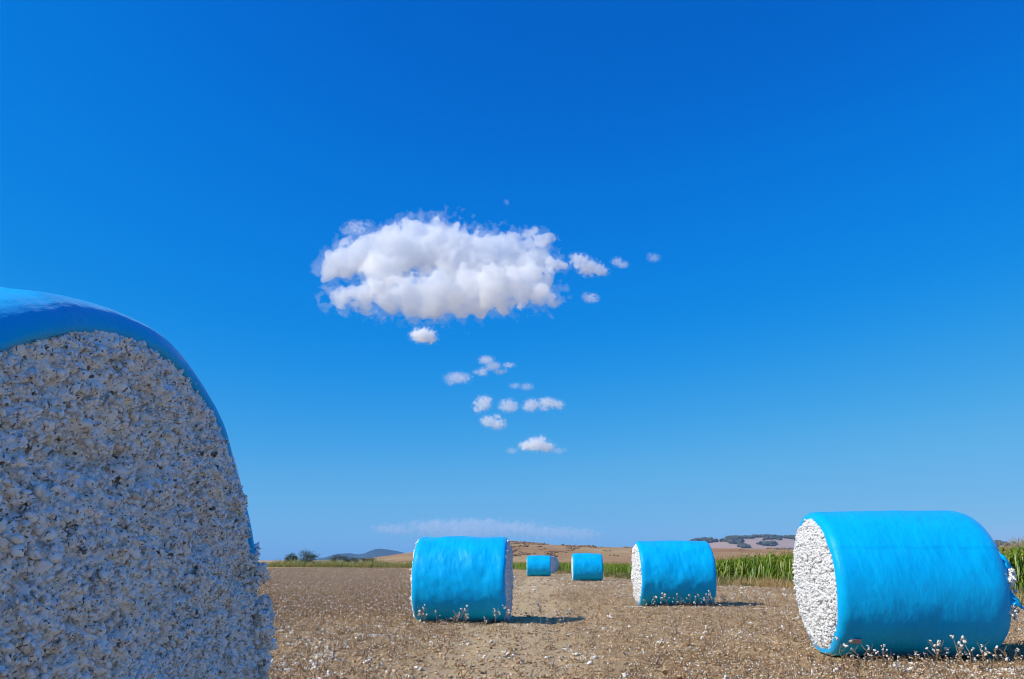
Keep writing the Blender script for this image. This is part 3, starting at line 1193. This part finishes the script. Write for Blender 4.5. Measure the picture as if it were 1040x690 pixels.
def scrub():
    out = []
    sm = mat_plain('hill_scrub_leaf', (0.25, 0.155, 0.08), (0.36, 0.235, 0.125), 0.8, 1, 0.05, 0.3)
    for i in range(3):
        rg = np.random.default_rng(830 + i)
        b = MB()
        for k in range(5):
            b.lump((rg.normal() * 0.8, rg.normal() * 0.8, 0.3), rg.uniform(0.4, 0.9), rg, 0, 1, 0.6, 0.8)
        out.append(b.build('t', [sm], link=False))
    fh = bpy.data.objects['brown_hill']
    co = np.empty(len(fh.data.vertices) * 3, np.float32)
    fh.data.vertices.foreach_get('co', co)
    co = co.reshape(260, 40, 3)
    n = 60000
    u, v = RG.random(n) * 258.9, RG.random(n) * 15 + 5
    i, j = u.astype(int), v.astype(int)
    fu, fv = (u - i)[:, None], (v - j)[:, None]
    P = co[i, j] * (1 - fu) * (1 - fv) + co[i + 1, j] * fu * (1 - fv) + co[i, j + 1] * (1 - fu) * fv + co[i + 1, j + 1] * fu * fv
    px = 520 + P[:, 0] / P[:, 1] * FH
    msk = NZ.fbm(np.stack([P[:, 0] * 0.05, P[:, 1] * 0.02, P[:, 2] * 0.3], -1), 5)
    ok = (px > 440) & (px < 1150) & (msk + 0.16 * sstep(585, 540, px) * sstep(470, 500, px) - 0.25 * sstep(585, 640, px) > 0.29)
    P = P[ok]
    make_stuff('hill_scrub', out, P, RG.uniform(0.35, 0.95, len(P)), 'low dry brown scrub in patches over the bare brown hill', 'scrub', seed=18)


scrub()


# ------------------------------------------------------------------ clouds: closed meshes filled with white vapour
def surface_nets(D, org, cell):
    S = D > 0
    nx, ny, nz = D.shape
    c = [(0, 0, 0), (1, 0, 0), (0, 1, 0), (1, 1, 0), (0, 0, 1), (1, 0, 1), (0, 1, 1), (1, 1, 1)]
    sl = lambda A, o: A[o[0]:nx - 1 + o[0], o[1]:ny - 1 + o[1], o[2]:nz - 1 + o[2]]
    cnt = sum(sl(S, o).astype(np.int8) for o in c)
    act = (cnt > 0) & (cnt < 8)
    I = np.argwhere(act)
    idx = np.full(act.shape, -1, np.int64)
    idx[act] = np.arange(len(I))
    vals = [sl(D, o)[act] for o in c]
    acc = np.zeros((len(I), 3))
    w = np.zeros(len(I))
    for a in range(8):
        for b in range(a + 1, 8):
            oa, ob = np.array(c[a]), np.array(c[b])
            if np.abs(oa - ob).sum() != 1:
                continue
            va, vb = vals[a], vals[b]
            m = (va > 0) != (vb > 0)
            t = np.where(m, va / np.where(m, va - vb, 1), 0)
            acc += m[:, None] * (oa + t[:, None] * (ob - oa))
            w += m
    V = (I + acc / w[:, None]) * cell + org
    F = []
    for ax in range(3):
        o = [0, 0, 0]
        o[ax] = 1
        A = S[:nx - o[0], :ny - o[1], :nz - o[2]]
        B = S[o[0]:, o[1]:, o[2]:]
        E = np.argwhere(A != B)
        b1, b2 = [(1, 2), (2, 0), (0, 1)][ax]
        ok = (E[:, b1] > 0) & (E[:, b2] > 0) & (E[:, b1] < D.shape[b1] - 1) & (E[:, b2] < D.shape[b2] - 1)
        E = E[ok]
        fl = A[E[:, 0], E[:, 1], E[:, 2]]
        e1, e2 = np.zeros(3, int), np.zeros(3, int)
        e1[b1] = 1
        e2[b2] = 1
        q = [idx[tuple((E - e1 - e2).T)], idx[tuple((E - e2).T)], idx[tuple(E.T)], idx[tuple((E - e1).T)]]
        q = np.stack(q, -1)
        q[~fl] = q[~fl][:, ::-1]
        F.append(q)
    F = np.concatenate(F)
    return V, F[(F >= 0).all(1)]


def mat_cloud(name, dens):
    m = NT(name)
    v = m.t.nodes.new('ShaderNodeVolumePrincipled')
    v.inputs['Color'].default_value = (1, 1, 1, 1)
    v.inputs['Density'].default_value = dens
    v.inputs['Anisotropy'].default_value = 0.0
    m.link(v.outputs[0], m.out.inputs['Volume'])
    return m.mat


def dir_of(px, py):
    a = (px - 520) / FPX
    b = (345 - py) / FPX
    d = np.array([a, math.cos(PITCH) - b * math.sin(PITCH), math.sin(PITCH) + b * math.cos(PITCH)])
    return d


def cloud(blobs, D, dens, label, amp=0.55, freq=1.0, cell_px=1.4, seed=1, depth=0.8, tilt=0.0, group=None, oct_=5):
    """blobs: (px, py, radius px[, stretch]) at D metres from the camera"""
    k = D / FPX
    nz = Noise(seed)
    cen = np.mean([b[:2] for b in blobs], 0)
    C = dir_of(*cen) * D
    ex = np.array([1.0, 0, 0])
    up = np.array([0, -math.sin(math.atan2(C[2], C[1])), math.cos(math.atan2(C[2], C[1]))])
    fw = np.cross(up, ex) * -1
    fw = np.cross(ex, up) * -1 if np.dot(np.cross(up, ex), C) < 0 else np.cross(up, ex)
    B = []
    for b in blobs:
        st = b[3] if len(b) > 3 else 1.0
        B.append((b[0] - cen[0], -(b[1] - cen[1]), b[2], st))
    rmax = max(b[2] for b in B)
    pad = rmax * 0.45 + 4
    x0, x1 = min(b[0] - b[2] * b[3] for b in B) - pad, max(b[0] + b[2] * b[3] for b in B) + pad
    y0, y1 = min(b[1] - b[2] for b in B) - pad, max(b[1] + b[2] for b in B) + pad
    zr = rmax * depth + pad + tilt * max(abs(b[1]) for b in B)
    ax = np.arange(x0, x1, cell_px)
    ay = np.arange(y0, y1, cell_px)
    az = np.arange(-zr, zr, cell_px * 1.15)
    X, Yg, Z = np.meshgrid(ax, ay, az, indexing='ij')
    fld = np.full(X.shape, -9.0)
    rg = np.random.default_rng(seed)
    for (bx, by, br, st) in B:
        oz = rg.normal() * br * 0.25 + tilt * by
        d = 1 - np.sqrt(((X - bx) / (br * st)) ** 2 + ((Yg - by) / br) ** 2 + ((Z - oz) / (br * depth * min(st, 1.6))) ** 2)
        d = d * min(1.0, br / rmax * 1.4)
        fld = np.maximum(fld, d) + 0.10 * np.exp(-np.abs(fld - d) * 9)
    near_ = fld > -0.75
    P = np.stack([X[near_], Yg[near_], Z[near_]], -1) / rmax * freq
    f = fld[near_] + amp * (nz.fbm(P * 1.7, oct_, 0.55)) - 0.05
    out = np.full(X.shape, -1.0)
    out[near_] = f
    out[[0, -1]] = -1
    out[:, [0, -1]] = -1
    out[:, :, [0, -1]] = -1
    org, cell = np.array([ax[0], ay[0], az[0]]), np.array([cell_px, cell_px, cell_px * 1.15])
    o = None
    # a wide thin fringe of vapour round the dense heart
    ff = np.full(X.shape, -1.0)
    ff[near_] = fld[near_] + amp * 1.5 * nz.fbm(P * 2.3 + 9, oct_, 0.62) + 0.10
    ff = np.maximum(ff, out + 0.06)
    for e in (0, -1):
        ff[e] = -1
        ff[:, e] = -1
        ff[:, :, e] = -1
    for name, fl, dn in (('cloud', out, dens), ('wispy_fringe', ff, dens * 0.17 if cell_px > 1 else dens * 0.25)):
        V, F = surface_nets(fl, org, cell)
        if len(V) < 8:
            continue
        W = (V[:, :1] * ex + V[:, 1:2] * up + V[:, 2:] * fw) * k
        T = W[F]
        vol = (np.cross(T[:, 1] - T[:, 0], T[:, 2] - T[:, 0]) * T.mean(1)).sum()
        if vol < 0:
            F = np.ascontiguousarray(F[:, ::-1])
        c = mesh_obj(name, W, F, mat_cloud('cloud_vapour', dn), o, smooth=True)
        if o is None:
            o = c
            o.location = tuple(C + np.array([0, 0, CAM_H]))
            tag(o, label, 'cloud', group)
    return o


MAIN = [(337, 273, 15), (352, 262, 20), (372, 256, 20), (395, 258, 26), (415, 252, 27), (436, 249, 28), (462, 260, 30), (492, 262, 27), (518, 259, 21),
        (540, 250, 14), (551, 247, 8, 1.2), (545, 266, 15), (560, 270, 8, 1.3), (535, 287, 22), (550, 300, 11, 1.3), (505, 292, 24), (475, 296, 25), (445, 299, 24),
        (422, 302, 21), (397, 302, 18), (372, 301, 13, 1.2), (352, 303, 7, 1.5), (430, 308, 14), (388, 278, 20)]
cloud(MAIN, 1800, 0.045, 'largest white cloud, broad and bright, alone in the deep blue sky', amp=0.46, cell_px=1.2, seed=31, oct_=6, depth=0.5, freq=1.15, tilt=0.9)
cloud([(362, 231, 5.46, 1.84), (352.2, 234.9, 2.8, 1.4), (373, 228, 3.12, 1.15), (375.5, 226.4, 1.6, 1.4), (350, 234, 3.12, 1.15), (350.0, 233.7, 1.6, 1.4)], 1800, 0.0142, 'thin torn wisp just above the left end of the largest cloud', amp=1.12, cell_px=0.7, seed=32)
cloud([(590, 266, 7.02, 1.15), (599.9, 272.4, 3.6, 1.4), (598, 272, 7.02, 1.38), (586.5, 266.0, 3.6, 1.4), (608, 274, 5.46, 1.15), (613.6, 276.6, 2.8, 1.4), (583, 262, 3.9, 1.15), (585.0, 260.5, 2.0, 1.4)], 1800, 0.0417, 'small bright puff just right of the largest cloud', amp=0.75, cell_px=0.8, seed=33)
cloud([(627, 266, 3.9, 1.15), (623.9, 266.4, 2.0, 1.4), (633, 269, 3.12, 1.61), (631.3, 269.7, 1.6, 1.4)], 1800, 0.0263, 'tiny puff right of the small bright puff', amp=1.00, cell_px=0.6, seed=34)
cloud([(664, 262, 3.51, 1.49), (660.3, 259.1, 1.8, 1.4)], 1800, 0.0142, 'faint wisp farthest right beside the largest cloud', amp=1.12, cell_px=0.55, seed=35)
cloud([(600, 303, 3.9, 1.72), (602.2, 304.9, 2.0, 1.4), (594, 300, 2.34, 1.15), (596.1, 302.1, 1.2, 1.4)], 1800, 0.0239, 'faint tiny puff below the small bright puff', amp=1.12, cell_px=0.55, seed=36)
cloud([(430, 341, 6.24, 1.61), (437.9, 345.1, 3.2, 1.4), (425, 339, 4.68, 1.15), (424.8, 336.7, 2.4, 1.4)], 1450, 0.1148, 'small white puff just below the largest cloud', amp=0.75, cell_px=0.7, seed=37)
cloud([(515, 206, 2.73, 0.8), (514.0, 204.0, 1.4, 1.4)], 1800, 0.0142, 'faint speck of cloud above the largest cloud', amp=1.00, cell_px=0.5, seed=38)
cloud([(465, 384, 4.68, 2.3), (457.1, 388.4, 2.4, 1.4)], 2900, 0.0167, 'thin flat wisp left of the upper pair of small puffs', amp=1.12, cell_px=0.6, seed=39)
cloud([(494, 366, 3.9, 1.72), (493.3, 365.0, 2.0, 1.4), (501, 372, 3.9, 1.61), (494.9, 374.9, 2.0, 1.4), (490, 378, 3.9, 1.15), (484.1, 378.0, 2.0, 1.4), (508, 378, 2.34, 2.3), (513.7, 376.0, 1.2, 1.4), (517, 371, 2.34, 2.3), (517.8, 371.6, 1.2, 1.4)], 2200, 0.0283, 'broken upper cluster of small puffs below the largest cloud', amp=0.88, cell_px=0.65, seed=40)
cloud([(523, 392, 2.73, 1.84), (524.0, 391.6, 1.4, 1.4), (535, 393, 3.12, 1.84), (536.2, 391.1, 1.6, 1.4)], 2300, 0.0135, 'very faint wisp midway down the string of small clouds', amp=1.12, cell_px=0.6, seed=41)
cloud([(490, 410, 6.24, 1.15), (489.1, 410.8, 3.2, 1.4), (486, 415, 3.9, 1.15), (491.1, 414.7, 2.0, 1.4), (494, 408, 4.68, 1.15), (494.1, 408.8, 2.4, 1.4)], 3100, 0.0234, 'leftmost white puff in the row of four small clouds', amp=0.81, cell_px=0.65, seed=42)
cloud([(516, 412, 5.46, 1.38), (515.5, 413.8, 2.8, 1.4), (521, 414, 3.9, 1.15), (523.0, 411.1, 2.0, 1.4)], 2700, 0.0230, 'second white puff in the row of four small clouds', amp=0.94, cell_px=0.65, seed=43)
cloud([(539, 412, 5.46, 1.15), (535.0, 414.1, 2.8, 1.4), (541, 409, 3.9, 1.15), (543.2, 411.8, 2.0, 1.4)], 2400, 0.0302, 'third white puff in the row of four small clouds', amp=0.81, cell_px=0.65, seed=44)
cloud([(556, 409, 4.68, 1.72), (547.5, 410.9, 2.4, 1.4), (566, 411, 3.9, 1.61), (568.6, 414.5, 2.0, 1.4), (553, 415, 2.34, 1.84), (550.4, 413.8, 1.2, 1.4)], 3000, 0.0231, 'rightmost flat puff in the row of four small clouds', amp=0.81, cell_px=0.65, seed=45)
cloud([(496, 428, 4.68, 1.49), (504.7, 423.3, 2.4, 1.4), (505, 431, 4.68, 1.61), (509.8, 427.7, 2.4, 1.4)], 2600, 0.0279, 'small flat puff just under the row of four small clouds', amp=0.81, cell_px=0.65, seed=46)
cloud([(535, 453, 4.68, 1.49), (532.4, 452.8, 2.4, 1.4), (545, 451, 6.24, 1.49), (542.9, 450.3, 3.2, 1.4), (555, 454, 4.68, 1.61), (553.2, 455.5, 2.4, 1.4), (550, 446, 3.12, 1.15), (547.7, 446.9, 1.6, 1.4)], 3300, 0.0316, 'lowest bright flat bottomed puff of the string of small clouds', amp=0.62, cell_px=0.7, seed=47)
cloud([(520, 458, 2.73, 2.07), (520.3, 459.7, 1.4, 1.4), (567, 458, 2.73, 2.07), (574.0, 456.8, 1.4, 1.4)], 2500, 0.0111, 'pale shreds on both sides of the lowest bright puff', amp=1.00, cell_px=0.6, seed=48)
cloud([(400, 538, 5, 4), (440, 536, 7, 4), (480, 536, 8, 4.5), (520, 538, 7, 5), (560, 541, 6, 5), (590, 543, 5, 4), (470, 543, 6, 6)], 9500, 0.0018,
      'long pale cloud bank lying low over the horizon', amp=0.75, cell_px=1.1, seed=49, freq=0.7, depth=1.5)

# ------------------------------------------------------------------ air
def haze():
    x0, x1, y0, y1, z0, z1 = -6700, 6700, -320, 7050, -4.0, 112.0
    V = [(x, y, z) for z in (z0, z1) for y in (y0, y1) for x in (x0, x1)]
    F = [(0, 2, 3, 1), (4, 5, 7, 6), (0, 1, 5, 4), (2, 6, 7, 3), (0, 4, 6, 2), (1, 3, 7, 5)]
    m = NT('clear_air')
    v = m.t.nodes.new('ShaderNodeVolumePrincipled')
    v.inputs['Color'].default_value = (0.25, 0.55, 1.0, 1)
    v.inputs['Density'].default_value = 0.00009
    m.link(v.outputs[0], m.out.inputs['Volume'])
    o = mesh_obj('haze', V, F, m.mat, smooth=False)
    tag(o, kind='stuff')


haze()

# ------------------------------------------------------------------ light
W = bpy.data.worlds.new('World')
SC.world = W
W.use_nodes = True
nt = W.node_tree
nt.nodes.clear()
sky = nt.nodes.new('ShaderNodeTexSky')
sky.sky_type = 'NISHITA'
sky.sun_disc = False
elev = math.asin(SUN_DIR.z)
sky.sun_elevation = elev
sky.sun_rotation = math.atan2(SUN_DIR.x, SUN_DIR.y)
sky.altitude = 100
sky.air_density = 1.0
sky.dust_density = 0.3
sky.ozone_density = 6.0
# deep polarised blue: each channel of the sky gets its own response
low = nt.nodes.new('ShaderNodeVectorMath')
low.operation = 'SCALE'
low.inputs['Scale'].default_value = 0.1
cur = nt.nodes.new('ShaderNodeRGBCurve')
for ci, pts in enumerate((
        [(0, 0), (0.062, 0.0), (0.122, 0.003), (0.192, 0.042), (0.282, 0.107), (0.473, 0.19), (0.56, 0.24), (0.75, 0.75), (1, 1.1)],
        [(0, 0.05), (0.121, 0.122), (0.165, 0.180), (0.231, 0.245), (0.347, 0.345), (0.469, 0.425), (0.62, 0.475), (0.71, 0.52), (0.85, 0.90), (1, 1.2)],
        [(0, 0.2), (0.256, 0.565), (0.335, 0.69), (0.441, 0.765), (0.585, 0.795), (0.672, 0.80), (0.76, 0.82), (1, 1.1)])):
    cv = cur.mapping.curves[ci]
    while len(cv.points) < len(pts):
        cv.points.new(0.5, 0.5)
    for p_, q_ in zip(cv.points, pts):
        p_.location = q_
        p_.handle_type = 'AUTO_CLAMPED'
cur.mapping.update()
high = nt.nodes.new('ShaderNodeVectorMath')
high.operation = 'SCALE'
high.inputs['Scale'].default_value = 10.0
bg = nt.nodes.new('ShaderNodeBackground')
bg.inputs['Strength'].default_value = 0.1
wo = nt.nodes.new('ShaderNodeOutputWorld')
nt.links.new(sky.outputs[0], low.inputs[0])
nt.links.new(low.outputs[0], cur.inputs['Color'])
nt.links.new(cur.outputs[0], high.inputs[0])
nt.links.new(high.outputs[0], bg.inputs['Color'])
nt.links.new(bg.outputs[0], wo.inputs['Surface'])

sl = bpy.data.lights.new('sun', 'SUN')
sl.energy = 4.6
sl.angle = R_(0.53)
sl.color = (1.0, 0.945, 0.86)
so = bpy.data.objects.new('sun', sl)
COL.objects.link(so)
so.rotation_euler = SUN_DIR.to_track_quat('Z', 'Y').to_euler()
so.location = (-30, -14, 40)

# ------------------------------------------------------------------ camera
cd = bpy.data.cameras.new('camera')
cd.sensor_width = 36
cd.lens = FPX / 1040 * 36
cd.clip_start = 0.05
cd.clip_end = 30000
co_ = bpy.data.objects.new('camera', cd)
COL.objects.link(co_)
co_.location = (0, 0, CAM_H)
co_.rotation_euler = (math.pi / 2 + PITCH, 0, 0)
SC.camera = co_

SC.view_settings.view_transform = 'Standard'
SC.view_settings.look = 'None'
SC.view_settings.exposure = 0
SC.view_settings.gamma = 1
cy = SC.cycles
cy.max_bounces = 44
cy.diffuse_bounces = 6
cy.glossy_bounces = 2
cy.transmission_bounces = 4
cy.volume_bounces = 40
cy.transparent_max_bounces = 16
cy.use_denoising = True
cy.use_adaptive_sampling = False
cy.pixel_filter_type = 'BLACKMAN_HARRIS'
cy.filter_width = 1.0
cy.sample_clamp_indirect = 8
